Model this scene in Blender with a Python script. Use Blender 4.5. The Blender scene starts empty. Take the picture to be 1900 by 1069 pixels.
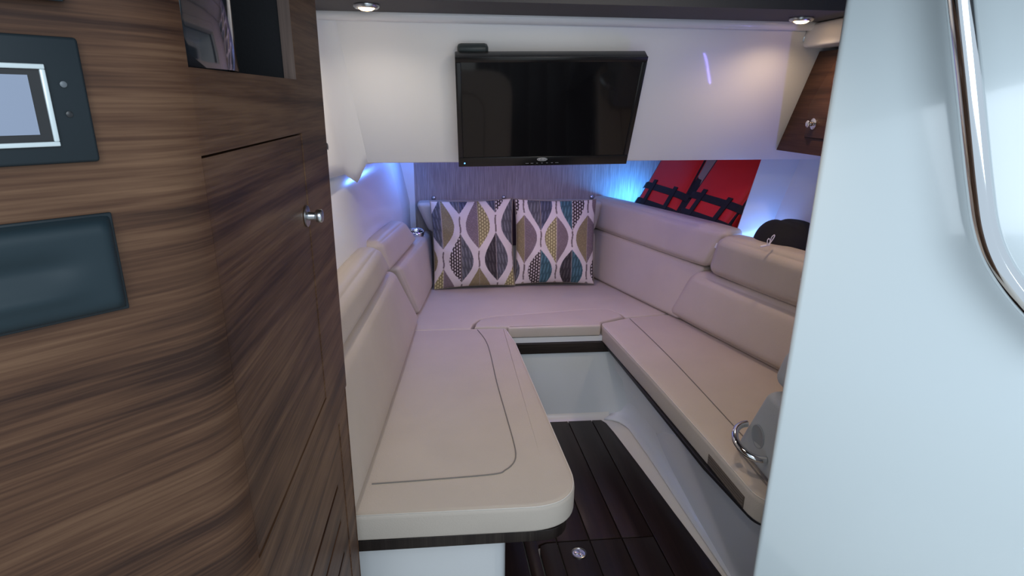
import bpy, bmesh, math, random
import numpy as np
from mathutils import Vector, Matrix

S = bpy.context.scene
COL = S.collection
R = math.radians

# ------------------------------------------------------------------ camera
F = 1110.0
CAM = Vector((0, 0, 1.29))
pitch = math.atan(352 / F); roll = R(0.6); yaw = math.atan(117 / math.hypot(F, 352))
fw = Vector((math.sin(yaw) * math.cos(pitch), math.cos(yaw) * math.cos(pitch), -math.sin(pitch)))
rt0 = Vector((math.cos(yaw), -math.sin(yaw), 0)); up0 = rt0.cross(fw)
rt = rt0 * math.cos(roll) + up0 * math.sin(roll)
up = up0 * math.cos(roll) - rt0 * math.sin(roll)
cd = bpy.data.cameras.new('camera'); cam = bpy.data.objects.new('camera', cd); COL.objects.link(cam)
cd.sensor_width = 36; cd.lens = 36 * F / 1900; cd.clip_start = 0.02; cd.clip_end = 60
M = Matrix((rt, up, -fw)).transposed().to_4x4(); M.translation = CAM
cam.matrix_world = M
S.camera = cam

def ray(x, y): return (fw * F + rt * (x - 950) - up * (y - 534.5)).normalized()
def onZ(x, y, z): d = ray(x, y); return CAM + d * ((z - CAM.z) / d.z)
def onY(x, y, v): d = ray(x, y); return CAM + d * (v / d.y)
def onX(x, y, v): d = ray(x, y); return CAM + d * (v / d.x)
def onP(x, y, p, n): d = ray(x, y); return CAM + d * ((Vector(p) - CAM).dot(n) / d.dot(n))

# ------------------------------------------------------------------ world, lights, exposure
W = bpy.data.worlds.new('daylight'); S.world = W; W.use_nodes = True
W.node_tree.nodes['Background'].inputs[0].default_value = (0.72, 0.86, 1.0, 1)
W.node_tree.nodes['Background'].inputs[1].default_value = 0.85
S.view_settings.view_transform = 'Standard'; S.view_settings.look = 'None'
S.view_settings.exposure = 0.0; S.view_settings.gamma = 1; S.view_settings.use_curve_mapping = False

def area(name, loc, target, sx, sy, power, color, spread=180):
    l = bpy.data.lights.new(name, 'AREA'); l.shape = 'RECTANGLE'; l.size = sx; l.size_y = sy
    l.energy = power; l.color = color; l.spread = R(spread)
    o = bpy.data.objects.new(name, l); COL.objects.link(o); o.location = loc
    o.rotation_euler = (Vector(target) - Vector(loc)).to_track_quat('-Z', 'Y').to_euler()
    return o
def spot(name, loc, target, power, color, cone=120, blend=.8, size=.02):
    l = bpy.data.lights.new(name, 'SPOT'); l.energy = power; l.color = color
    l.spot_size = R(cone); l.spot_blend = blend; l.shadow_soft_size = size
    o = bpy.data.objects.new(name, l); COL.objects.link(o); o.location = loc
    o.rotation_euler = (Vector(target) - Vector(loc)).to_track_quat('-Z', 'Y').to_euler()
    return o
# daylight falling in through the open companionway behind the camera
area('companionway_daylight', (0.25, -0.75, 1.75), (0.4, 1.6, 0.7), 1.3, 1.0, 19, (0.78, 0.90, 1.0))
# warm ceiling spots in view, then unseen warm fills added over seats and berth
WARM = (1.0, 0.72, 0.46)
spot('downlight_beam', (-0.200, 1.619, 1.485), (-0.17, 1.66, 0), 6, (1.0, .86, .70), 150, 1.0)
spot('downlight_beam', (0.942, 1.668, 1.485), (0.90, 1.75, 0), 7, WARM, 150, 1.0)
spot('overhead_fill', (0.35, 1.0, 1.56), (0.3, 1.9, 0.3), 8, (1.0, .84, .68), 140, 1.0, .05)
spot('berth_fill', (0.35, 2.35, 1.10), (0.33, 2.5, 0), 3.8, (1.0, .74, .56), 165, 1.0, .05)
# blue LED strips tucked under the foredeck and behind the back rests
BLUE = (0.10, 0.28, 1.0)
area('led_strip_light', (0.865, 2.845, 0.80), (0.80, 2.98, .92), .10, .02, 1.8, (0.05, .32, 1.0))
area('led_strip_light', (1.14, 2.06, 0.79), (1.12, 2.15, .98), .20, .05, .75, (0.15, .34, 1.0))
area('led_strip_light', (0.38, 2.10, 1.128), (0.38, 2.7, .6), .9, .02, 1.7, (.34, .22, 1.0))
area('led_strip_light', (-0.10, 2.80, 1.10), (-.26, 2.7, 1.0), .08, .03, 1.2, BLUE)
lA, lB = Vector((1.15, 1.295, .941)), Vector((1.20, 1.55, .781))
ls = area('led_strip_light', (lA + lB) / 2, (.98, 2.0, 1.15), .005, (lB - lA).length, 1.0, (.24, .22, 1.0))  # unseen strip hung in mid-air so its reflection streaks the beam
ly_ = (lB - lA).normalized(); lz_ = -(Vector((.98, 2.0, 1.15)) - (lA + lB) / 2); lz_ = (lz_ - ly_ * lz_.dot(ly_)).normalized()
ls.rotation_euler = Matrix((ly_.cross(lz_), ly_, lz_)).transposed().to_euler()

# ------------------------------------------------------------------ materials
def newmat(name):
    m = bpy.data.materials.new(name); m.use_nodes = True
    nt = m.node_tree; return m, nt, nt.nodes['Principled BSDF']
def plain(name, col, rough=.5, metal=0, coat=0, bump=0, bscale=200, emis=None, var=0, spec=.5):
    m, nt, b = newmat(name)
    b.inputs['Base Color'].default_value = (*col, 1); b.inputs['Roughness'].default_value = rough
    b.inputs['Metallic'].default_value = metal; b.inputs['Coat Weight'].default_value = coat
    b.inputs['Coat Roughness'].default_value = .06; b.inputs['Specular IOR Level'].default_value = spec
    if emis: b.inputs['Emission Color'].default_value = (*emis[0], 1); b.inputs['Emission Strength'].default_value = emis[1]
    tc = nt.nodes.new('ShaderNodeTexCoord')
    if bump:
        n = nt.nodes.new('ShaderNodeTexNoise'); n.inputs['Scale'].default_value = bscale; n.inputs['Detail'].default_value = 4
        bp = nt.nodes.new('ShaderNodeBump'); bp.inputs['Strength'].default_value = bump; bp.inputs['Distance'].default_value = .002
        nt.links.new(tc.outputs['Object'], n.inputs['Vector']); nt.links.new(n.outputs[0], bp.inputs['Height'])
        nt.links.new(bp.outputs[0], b.inputs['Normal'])
    if var:
        n = nt.nodes.new('ShaderNodeTexNoise'); n.inputs['Scale'].default_value = 7; n.inputs['Detail'].default_value = 5
        r = nt.nodes.new('ShaderNodeValToRGB'); r.color_ramp.elements[0].position = .3; r.color_ramp.elements[1].position = .7
        r.color_ramp.elements[0].color = (*[c * (1 - var) for c in col], 1); r.color_ramp.elements[1].color = (*[min(1, c * (1 + var)) for c in col], 1)
        nt.links.new(tc.outputs['Object'], n.inputs['Vector']); nt.links.new(n.outputs[0], r.inputs[0]); nt.links.new(r.outputs[0], b.inputs['Base Color'])
    return m
def wood(name, c1, c2, c3, rough=.35, uscale=1.6, vscale=34, coat=.25):
    """walnut veneer: grain runs along u"""
    m, nt, b = newmat(name); L = nt.links
    tc = nt.nodes.new('ShaderNodeTexCoord')
    def noise(sx, sy, det, dist=0):
        mp = nt.nodes.new('ShaderNodeMapping'); mp.inputs['Scale'].default_value = (sx, sy, 1)
        n = nt.nodes.new('ShaderNodeTexNoise'); n.inputs['Scale'].default_value = 1; n.inputs['Detail'].default_value = det
        n.inputs['Distortion'].default_value = dist
        L.new(tc.outputs['UV'], mp.inputs[0]); L.new(mp.outputs[0], n.inputs['Vector']); return n.outputs[0]
    a = noise(uscale, vscale, 3, .6); f = noise(uscale * 6, vscale * 9, 4); w = noise(3, 7, 2)
    mx = nt.nodes.new('ShaderNodeMath'); mx.operation = 'MULTIPLY_ADD'; mx.inputs[1].default_value = .38; L.new(f, mx.inputs[0])
    m2 = nt.nodes.new('ShaderNodeMath'); m2.operation = 'MULTIPLY_ADD'; m2.inputs[1].default_value = .62; L.new(a, m2.inputs[0]); L.new(mx.outputs[0], m2.inputs[2])
    mx.inputs[2].default_value = 0
    m3 = nt.nodes.new('ShaderNodeMath'); m3.operation = 'MULTIPLY_ADD'; m3.inputs[1].default_value = .35; L.new(w, m3.inputs[0]); L.new(m2.outputs[0], m3.inputs[2])
    r = nt.nodes.new('ShaderNodeValToRGB'); L.new(m3.outputs[0], r.inputs[0])
    e = r.color_ramp.elements; e[0].position = .52; e[0].color = (*c1, 1); e[1].position = .82; e[1].color = (*c3, 1)
    k = e.new(.66); k.color = (*c2, 1)
    L.new(r.outputs[0], b.inputs['Base Color']); b.inputs['Roughness'].default_value = rough
    b.inputs['Coat Weight'].default_value = coat; b.inputs['Coat Roughness'].default_value = .25; b.inputs['Specular IOR Level'].default_value = .25
    bp = nt.nodes.new('ShaderNodeBump'); bp.inputs['Strength'].default_value = .15; bp.inputs['Distance'].default_value = .0006
    L.new(f, bp.inputs['Height']); L.new(bp.outputs[0], b.inputs['Normal'])
    return m
def streaks(name, c1, c2, sx, sz, rough=.85):
    """woven wall covering with fine vertical slubs"""
    m, nt, b = newmat(name); L = nt.links
    tc = nt.nodes.new('ShaderNodeTexCoord'); mp = nt.nodes.new('ShaderNodeMapping'); mp.inputs['Scale'].default_value = (sx, sx, sz)
    n = nt.nodes.new('ShaderNodeTexNoise'); n.inputs['Scale'].default_value = 1; n.inputs['Detail'].default_value = 3
    L.new(tc.outputs['Object'], mp.inputs[0]); L.new(mp.outputs[0], n.inputs['Vector'])
    r = nt.nodes.new('ShaderNodeValToRGB'); r.color_ramp.elements[0].position = .36; r.color_ramp.elements[1].position = .62
    r.color_ramp.elements[0].color = (*c1, 1); r.color_ramp.elements[1].color = (*c2, 1)
    L.new(n.outputs[0], r.inputs[0]); L.new(r.outputs[0], b.inputs['Base Color']); b.inputs['Roughness'].default_value = rough
    bp = nt.nodes.new('ShaderNodeBump'); bp.inputs['Strength'].default_value = .5; bp.inputs['Distance'].default_value = .001
    L.new(n.outputs[0], bp.inputs['Height']); L.new(bp.outputs[0], b.inputs['Normal'])
    return m

gel = plain('white_gelcoat', (.74, .75, .76), .22, coat=.6)
gel_warm = plain('cream_gelcoat', (.78, .74, .67), .28, coat=.4)
gel_matte = plain('white_liner', (.82, .82, .83), .38, coat=.25)
leather = plain('cream_leather', (.535, .465, .40), .55, bump=.25, bscale=260, var=.035)
leather2 = plain('daylit_grey_leather', (.40, .425, .44), .5, bump=.25, bscale=260)  # grey, cooled and darkened to put daylight into the arm block's colour
seam = plain('seam_thread', (.20, .18, .165), .7)
piping = plain('cream_piping', (.66, .60, .54), .5)
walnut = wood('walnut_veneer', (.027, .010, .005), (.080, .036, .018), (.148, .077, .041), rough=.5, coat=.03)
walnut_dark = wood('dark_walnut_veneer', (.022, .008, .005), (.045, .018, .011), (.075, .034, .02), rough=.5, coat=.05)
jamb_m = wood('walnut_edge', (.07, .04, .03), (.10, .06, .045), (.14, .09, .07), rough=.55, coat=.02)
groove = plain('dark_groove', (.022, .010, .008), .8)
black = plain('black_plastic', (.012, .012, .013), .35)
screen_m = plain('glossy_screen', (.006, .006, .007), .06, spec=.5)
headliner = plain('grey_headliner', (.085, .082, .085), .8, bump=.2)
blackhead = plain('black_headliner', (.008, .008, .011), .6)
darkboard = wood('dark_trim_board', (.010, .006, .005), (.018, .012, .010), (.034, .025, .020), rough=.45, coat=.05)
plank_m = wood('dark_sole_plank', (.008, .003, .002), (.012, .005, .0035), (.018, .008, .006), rough=.42, vscale=60, coat=.1)
chrome = plain('chrome', (.78, .79, .80), .07, metal=1)
satin = plain('satin_metal', (.55, .56, .57), .28, metal=1)
teal_plastic = plain('dark_slate_plastic', (.011, .017, .021), .5, spec=.3)
slate2 = plain('slate_plastic', (.011, .022, .028), .5, spec=.3)
fabric_wall = streaks('woven_wall_fabric', (.27, .235, .225), (.42, .37, .355), 420, 12)
red_foam = plain('red_nylon', (.72, .018, .014), .6, bump=.4, bscale=30)
tan_foam = plain('tan_lining', (.33, .28, .22), .8)
strap_m = plain('black_webbing', (.010, .010, .012), .75, bump=.3, bscale=500)
blackfab = plain('black_cloth', (.008, .008, .010), .9, bump=.3, bscale=300)
cord_m = plain('white_cord', (.75, .70, .68), .7)

# ------------------------------------------------------------------ helpers
def link(name, verts, faces, mat=None, parent=None, smooth=False, uvs=None, bevel=0, bseg=2):
    me = bpy.data.meshes.new(name); me.from_pydata([tuple(v) for v in verts], [], faces)
    bm = bmesh.new(); bm.from_mesh(me)
    if bevel:
        bmesh.ops.remove_doubles(bm, verts=bm.verts, dist=1e-5)
        bmesh.ops.recalc_face_normals(bm, faces=bm.faces)
        bmesh.ops.bevel(bm, geom=[e for e in bm.edges if len(e.link_faces) == 2 and e.calc_face_angle(0) > .3], offset=bevel, segments=bseg, profile=.5, affect='EDGES')
    else: bmesh.ops.recalc_face_normals(bm, faces=bm.faces)
    bm.to_mesh(me); bm.free()
    if uvs is not None:
        ul = me.uv_layers.new(name='UVMap')
        for lp in me.loops: ul.data[lp.index].uv = uvs(me.vertices[lp.vertex_index].co)
    if smooth:
        me.polygons.foreach_set('use_smooth', [True] * len(me.polygons))
        me.set_sharp_from_angle(angle=R(50))
    if mat: me.materials.append(mat)
    o = bpy.data.objects.new(name, me); COL.objects.link(o)
    if parent: o.parent = parent
    return o
def tag(o, label, cat, group=None):
    o['label'] = label; o['category'] = cat
    if group: o['group'] = group
    return o
def struct(o): o['kind'] = 'structure'; return o
def thing(name, label, cat, loc, group=None):
    o = bpy.data.objects.new(name, None); COL.objects.link(o); o.location = loc; o.empty_display_size = .02
    return tag(o, label, cat, group)
def adopt(parent, *obs):
    """children keep their place in the world"""
    for o in obs:
        o.parent = parent; o.matrix_parent_inverse = Matrix.Translation(-Vector(parent.location))
    return parent
BOXF = [(0, 1, 2, 3), (4, 7, 6, 5), (0, 4, 5, 1), (1, 5, 6, 2), (2, 6, 7, 3), (3, 7, 4, 0)]
def hexa(name, c, mat, bevel=0, bseg=2, uvs=None, smooth=True):
    return link(name, c, BOXF, mat, smooth=smooth, bevel=bevel, bseg=bseg, uvs=uvs)
def box(name, a, b, mat, bevel=0, bseg=2, uvs=None):
    x0, y0, z0 = a; x1, y1, z1 = b
    return hexa(name, [(x0, y0, z0), (x1, y0, z0), (x1, y1, z0), (x0, y1, z0), (x0, y0, z1), (x1, y0, z1), (x1, y1, z1), (x0, y1, z1)], mat, bevel, bseg, uvs)
def softhex(name, c, mat, r=.03, puff=.008, n=14):
    """upholstered block: a rounded box bent to eight corners
       c: 0-3 bottom loop, 4-7 top loop (i+4 above i); u runs 0->1, v runs 0->3"""
    c = [Vector(p) for p in c]
    dims = [((c[1] - c[0]).length + (c[2] - c[3]).length + (c[5] - c[4]).length + (c[6] - c[7]).length) / 4,
            ((c[3] - c[0]).length + (c[2] - c[1]).length + (c[7] - c[4]).length + (c[6] - c[5]).length) / 4,
            sum((c[i + 4] - c[i]).length for i in range(4)) / 4]
    r = min(r, .49 * min(dims))
    def ticks(d):
        q = [0, .08, .2, .35, .55, .78, 1.0]
        lo = [x * r / d for x in q]; mid = list(np.linspace(r / d, 1 - r / d, n)[1:-1]); return lo + mid + [1 - x for x in reversed(lo)]
    T = [ticks(d) for d in dims]
    verts = []; faces = []; idx = {}
    def vid(p):
        k = tuple(round(x, 5) for x in p)
        if k in idx: return idx[k]
        P = [p[i] * dims[i] for i in range(3)]
        Q = [min(max(P[i], r), dims[i] - r) for i in range(3)]
        D = Vector([P[i] - Q[i] for i in range(3)])
        if D.length > 1e-9: D = D.normalized() * r
        G = [Q[i] + D[i] for i in range(3)]
        # crown
        for ax in range(3):
            o1, o2 = [a for a in range(3) if a != ax]
            bulge = puff * (1 - (2 * p[o1] - 1) ** 4) * (1 - (2 * p[o2] - 1) ** 4)
            if p[ax] < 1e-9: G[ax] -= bulge
            elif p[ax] > 1 - 1e-9: G[ax] += bulge
        u, v, w = [G[i] / dims[i] for i in range(3)]
        bot = c[0] * (1 - u) * (1 - v) + c[1] * u * (1 - v) + c[2] * u * v + c[3] * (1 - u) * v
        top = c[4] * (1 - u) * (1 - v) + c[5] * u * (1 - v) + c[6] * u * v + c[7] * (1 - u) * v
        idx[k] = len(verts); verts.append(bot * (1 - w) + top * w); return idx[k]
    for ax in range(3):
        o1, o2 = [a for a in range(3) if a != ax]
        for s in (0, 1):
            for i in range(len(T[o1]) - 1):
                for j in range(len(T[o2]) - 1):
                    q = []
                    for a, b in ((i, j), (i + 1, j), (i + 1, j + 1), (i, j + 1)):
                        p = [0, 0, 0]; p[ax] = float(s); p[o1] = T[o1][a]; p[o2] = T[o2][b]; q.append(vid(p))
                    if len(set(q)) > 2: faces.append(tuple(dict.fromkeys(q)))
    o = link(name, verts, faces, mat, smooth=True)
    return o
def roundpoly(pts, radii, seg=7):
    out = []; n = len(pts)
    for i in range(n):
        p = Vector(pts[i][:2]); a = Vector(pts[i - 1][:2]); b = Vector(pts[(i + 1) % n][:2]); r = radii[i] if hasattr(radii, '__len__') else radii
        if r <= 0: out.append(p); continue
        d1 = (a - p).normalized(); d2 = (b - p).normalized(); ang = d1.angle(d2); t = r / math.tan(ang / 2)
        t = min(t, .48 * (a - p).length, .48 * (b - p).length)
        s, e = p + d1 * t, p + d2 * t
        for k in range(seg + 1):
            u = k / seg; out.append(s * (1 - u) ** 2 + p * 2 * u * (1 - u) + e * u * u)
    return out
def inset(poly, d):
    n = len(poly); out = []
    area2 = sum(poly[i].x * poly[(i + 1) % n].y - poly[(i + 1) % n].x * poly[i].y for i in range(n)); sg = 1 if area2 > 0 else -1
    for i in range(n):
        a, p, b = poly[i - 1], poly[i], poly[(i + 1) % n]
        e1 = (p - a); e2 = (b - p)
        if e1.length < 1e-7: e1 = e2
        if e2.length < 1e-7: e2 = e1
        n1 = Vector((-e1.y, e1.x)).normalized() * sg; n2 = Vector((-e2.y, e2.x)).normalized() * sg
        m = (n1 + n2); m = m.normalized() if m.length > 1e-6 else n1
        out.append(p + m * (d / max(.45, m.dot(n1))))
    return out
def slab(name, poly, z0, z1, mat, r=.012, uvs=None, seg=5, r0=None):
    """flat slab with a plan outline and rounded top and bottom rims"""
    r0 = r if r0 is None else r0
    verts = []; rings = []
    prof = []
    for k in range(seg + 1):
        a = k / seg * math.pi / 2; prof.append((r0 * (1 - math.sin(a)), z0 + r0 * (1 - math.cos(a))))
    for k in range(seg + 1):
        a = k / seg * math.pi / 2; prof.append((r * (1 - math.cos(a)), z1 - r * (1 - math.sin(a))))
    for d, z in prof:
        pl = inset(poly, d) if d > 1e-7 else poly
        rings.append(len(verts)); verts += [(p.x, p.y, z) for p in pl]
    n = len(poly); faces = [tuple(range(n))[::-1], tuple(range(rings[-1], rings[-1] + n))]
    for a, b in zip(rings, rings[1:]):
        for i in range(n): faces.append((a + i, a + (i + 1) % n, b + (i + 1) % n, b + i))
    return link(name, verts, faces, mat, smooth=True, uvs=uvs)
def tube(name, path, r, mat, closed=False, ns=8, taper=None):
    path = [Vector(p) for p in path]; n = len(path); verts = []; faces = []
    up_ = None
    for i, p in enumerate(path):
        if closed: t = path[(i + 1) % n] - path[i - 1]
        else: t = path[min(i + 1, n - 1)] - path[max(i - 1, 0)]
        t.normalize()
        if up_ is None:
            up_ = Vector((0, 0, 1)) if abs(t.z) < .9 else Vector((1, 0, 0))
        s = t.cross(up_).normalized(); up_ = s.cross(t).normalized()
        rr = r * (taper[i] if taper else 1)
        for k in range(ns):
            a = 2 * math.pi * k / ns; verts.append(p + (s * math.cos(a) + up_ * math.sin(a)) * rr)
    for i in range(n if closed else n - 1):
        j = (i + 1) % n
        for k in range(ns): faces.append((i * ns + k, i * ns + (k + 1) % ns, j * ns + (k + 1) % ns, j * ns + k))
    if not closed: faces += [tuple(range(ns))[::-1], tuple(range((n - 1) * ns, n * ns))]
    return link(name, verts, faces, mat, smooth=True)
def smoothpath(pts, sub=6, closed=False):
    P = [Vector(p) for p in pts]; n = len(P); out = []
    for i in range(n if closed else n - 1):
        if closed: a, b, c, d = P[i - 1], P[i], P[(i + 1) % n], P[(i + 2) % n]
        else: a, b, c, d = P[max(i - 1, 0)], P[i], P[i + 1], P[min(i + 2, n - 1)]
        for k in range(sub):
            t = k / sub
            out.append(.5 * ((2 * b) + (c - a) * t + (2 * a - 5 * b + 4 * c - d) * t * t + (3 * b - a - 3 * c + d) * t ** 3))
    if not closed: out.append(P[-1])
    return out
def lathe(name, prof, origin, axis, mat, ns=28, smooth=True):
    """prof: (radius, height) pairs along axis"""
    axis = Vector(axis).normalized(); s = axis.orthogonal().normalized(); t = axis.cross(s); origin = Vector(origin)
    verts = []; faces = []
    for r_, h in prof:
        for k in range(ns):
            a = 2 * math.pi * k / ns; verts.append(origin + axis * h + (s * math.cos(a) + t * math.sin(a)) * r_)
    for i in range(len(prof) - 1):
        for k in range(ns): faces.append((i * ns + k, i * ns + (k + 1) % ns, (i + 1) * ns + (k + 1) % ns, (i + 1) * ns + k))
    faces += [tuple(range(ns))[::-1], tuple(range((len(prof) - 1) * ns, len(prof) * ns))]
    return link(name, verts, faces, mat, smooth=smooth)
def plate(name, pts, thick, mat, nrm, uvs=None, bevel=0):
    """polygon in space given a thickness along nrm"""
    nrm = Vector(nrm).normalized() * thick; P = [Vector(p) for p in pts]; n = len(P)
    v = P + [p + nrm for p in P]; f = [tuple(range(n)), tuple(range(n, 2 * n))[::-1]]
    f += [(i, n + i, n + (i + 1) % n, (i + 1) % n) for i in range(n)]
    return link(name, v, f, mat, uvs=uvs, bevel=bevel, smooth=bool(bevel))

# ================================================================== SETTING
# moulded white sole with raised edges, and the dark planked floor laid on it
fl = struct(box('floor', (-.6, -.6, -.05), (1.56, 3.1, 0), gel_warm))
DX = -.05
def px(x0, y): return x0 + DX * (y - 1.3)
GAP = .0035; ZF = .015
def plank(poly):
    o = slab('plank', [Vector(p) for p in poly], .0005, ZF, plank_m, r=.0015, r0=0, seg=2, uvs=lambda c: (c.y, c.x)); o.parent = fl; return o
YF = 2.165; YH = 1.468; YN = .75
right_edge = [(2.138, .612), (2.06, .627), (1.955, .642), (1.80, .664), (1.572, .694), (1.294, .733), (1.0, .765), (.75, .785)]
def rx(y):
    for (a, b), (c, d) in zip(right_edge, right_edge[1:]):
        if c <= y <= a: return b + (d - b) * (a - y) / (a - c)
    return right_edge[0][1] if y > 2.1 else right_edge[-1][1]
lines = [.11, .2, .3, .4, .5, .6]
for a, b in zip(lines, lines[1:]):
    x0 = lambda y, a=a: px(a, y) + GAP / 2
    x1 = lambda y, b=b: px(b, y) - GAP / 2
    if b <= .2:
        plank([(x0(YN), YN), (x1(YN), YN), (x1(YF), YF), (x0(YF), YF)]); continue
    # beyond the hatch
    yt = YF
    top = [(x1(yt), yt), (x0(yt), yt)]
    plank([(x0(YH + .002), YH + .002), (x1(YH + .002), YH + .002)] + top) if a > .21 else plank([(x0(YN), YN), (px(.24, YN) - .002, YN), (px(.24, 1.44) - .002, 1.44), (px(.245, 1.46) - .002, 1.46), (px(.265, YH), YH + .002), (x1(YH + .002), YH + .002), (x1(yt), yt), (x0(yt), yt)])
    # hatch boards
    if a < .21: plank([(px(.24, YN) + .002, YN), (x1(YN), YN), (x1(YH - .002), YH - .002), (px(.268, YH), YH - .003), (px(.247, 1.455), 1.455), (px(.24, 1.43) + .002, 1.43)])
    else: plank([(x0(YN), YN), (x1(YN), YN), (x1(YH - .002), YH - .002), (x0(YH - .002), YH - .002)])
e = [(x, y) for y, x in right_edge]
plank([(px(.6, YN) + GAP / 2, YN)] + e[::-1] + [(.597, YF), (px(.6, YF) + GAP / 2, YF)])
# flush latch in the hatch
lc = onZ(1074, 1027, ZF)
lt = thing('floor_latch', 'small round grey metal flush latch set in the dark floor hatch', 'latch', lc)
A = [lathe('rim', [(.022, 0), (.022, .0022), (.020, .003), (.0185, .0022), (.0185, .001)], lc, (0, 0, 1), satin),
     lathe('thumb_turn', [(.0085, .0012), (.0085, .0028), (.0075, .0032)], lc + Vector((-.0055, .004, 0)), (0, 0, 1), satin, 16),
     lathe('thumb_turn', [(.0065, .0012), (.0065, .0028), (.0055, .0032)], lc + Vector((.0065, -.0055, 0)), (0, 0, 1), satin, 16)]
adopt(lt, *A)

# bulkhead: sloping white beam across the cabin that carries the television
TB = R(29); BN = Vector((0, math.cos(TB), math.sin(TB))); BP = Vector((.2, 2.0, 1.09))
def bulk(x, z): return Vector((x, 2.0 - (z - 1.09) * math.tan(TB), z))
outl = [bulk(-.277, 1.083), bulk(1.30, 1.098), bulk(1.30, 1.44), bulk(1.03, 1.455), bulk(1.03, 1.485), bulk(.3, 1.49), bulk(-.31, 1.496)]
wf = struct(plate('wall_front', outl, .035, gel_matte, BN, bevel=.006))
# rounded head moulding where the beam meets the overhead
struct(tube('trim_1', [(-.37, 1.768, 1.500), (1.10, 1.768, 1.500)], .017, gel_matte, ns=16))
# left liner: side panel from the beam towards the camera, and the glossy hull side below
lv = []; lf_ = []
NL = 12
for j in range(NL + 1):
    w = j / NL
    sec = []
    # plan section: along the beam, round the corner, then down the left side towards the camera
    for k in range(11):
        if k == 0: dx_, dy_, zb = .02, .004, 1.084
        elif k <= 8:
            a_ = (k - 1) / 7 * R(86); dx_, dy_ = -.060 * math.sin(a_), -.075 * (1 - math.cos(a_))
            zb = (1.083, 1.060, 1.036, 1.020, 1.030, 1.040, 1.049, 1.056)[k - 1]
        elif k == 9: dx_, dy_, zb = -.072, -.42, 1.09
        else: dx_, dy_, zb = -.10, -1.05, 1.12
        z_ = zb + (1.506 - zb) * w
        lean = (z_ - 1.083) * math.tan(TB)
        x_ = -.277 + dx_ - .035 * w; y_ = 2.0 - .0006 - (z_ - 1.09) * math.tan(TB) + dy_ if k < 9 else 2.0 + dy_ - .12
        lv.append((x_, y_, z_))
for j in range(NL):
    for k in range(10): lf_.append((j * 11 + k, j * 11 + k + 1, (j + 1) * 11 + k + 1, (j + 1) * 11 + k))
wlo = struct(link('wall_left', lv, lf_, gel_matte, smooth=True)); wm_ = wlo.modifiers.new('s', 'SOLIDIFY'); wm_.thickness = .001; wm_.offset = 0
WL0 = [(-.36, 1.0), (-.300, 2.10), (-.275, 2.40), (-.235, 2.72), (-.205, 3.02)]
v = []; f = []
for i, (x, y) in enumerate(WL0):
    for z, dx in ((0.0, .0), (.80, .0), (.98, -.035), (1.14, -.09)):
        v.append((x + dx - (.0 if z > .1 else 0), y, z))
for i in range(len(WL0) - 1):
    for j in range(3): f.append((i * 4 + j, (i + 1) * 4 + j, (i + 1) * 4 + j + 1, i * 4 + j + 1))
wl = struct(link('wall_left_lower', v, f, plain('side_gelcoat', (.74, .73, .77), .24), smooth=True)); m_ = wl.modifiers.new('s', 'SOLIDIFY'); m_.thickness = .02; m_.offset = 1

# back wall in woven cloth, and the flared hull side that carries on from it
struct(box('wall_back', (-.185, 2.98, .35), (.735, 3.02, 1.2), fabric_wall))
struct(box('wall_closure_left', (-.55, 1.07, 0), (-.52, 3.1, 1.62), gel)); struct(box('wall_closure_right', (1.52, .3, 0), (1.55, 3.1, 1.62), gel)); struct(box('wall_closure_back', (-.45, 3.04, 0), (1.55, 3.07, 1.25), gel))  # unseen outer walls added to keep outside light from leaking in
struct(box('trim_2', (-.30, 2.955, .35), (-.185, 3.02, 1.2), gel))
OUT = Vector((.945, .327, 0)); EE = Vector((.327, -.945, 0)); LE = R(35)
UU = OUT * math.sin(LE) + Vector((0, 0, 1)) * math.cos(LE); NN = EE.cross(UU).normalized()
if NN.dot(OUT) > 0: NN = -NN      # towards the cabin
def hull(e, u, d=0): return Vector((.86, 2.765, .78)) + EE * e + UU * u + NN * d
HB = hull(-.24, 0)
struct(plate('wall_right', [hull(-.36, -.1, -.085), hull(1.0, -.1, -.085), hull(1.0, .48, -.085), hull(-.36, .48, -.085)], .03, fabric_wall, -NN))
# facing strip of the same cloth turning the corner beside the back wall
struct(plate('trim_3', [(.733, 2.982, .6), (1.25, 2.90, .6), (1.25, 2.90, 1.2), (.733, 2.982, 1.2)], .02, fabric_wall, (.1, 1, 0)))
# underside of the foredeck over the berth
struct(plate('ceiling', [(-.52, 2.02, 1.135), (1.52, 2.02, 1.135), (1.52, 3.05, 1.125), (-.52, 3.05, 1.10)], .03, gel_matte, (0, 0, 1)))
# grey overhead strip with the black hatch recess aft of it
struct(plate('ceiling_strip', [(-.56, 1.528, 1.504), (1.53, 1.528, 1.504), (1.53, 1.85, 1.504), (-.56, 1.85, 1.504)], .03, headliner, (0, 0, 1)))
struct(plate('ceiling_recess', [(-.9, .35, 1.60), (1.32, .35, 1.60), (1.32, 1.56, 1.60), (-.9, 1.56, 1.60)], .03, blackhead, (0, 0, 1)))
struct(box('trim_4', (-.9, 1.530, 1.534), (1.32, 1.55, 1.61), blackhead))
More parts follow.
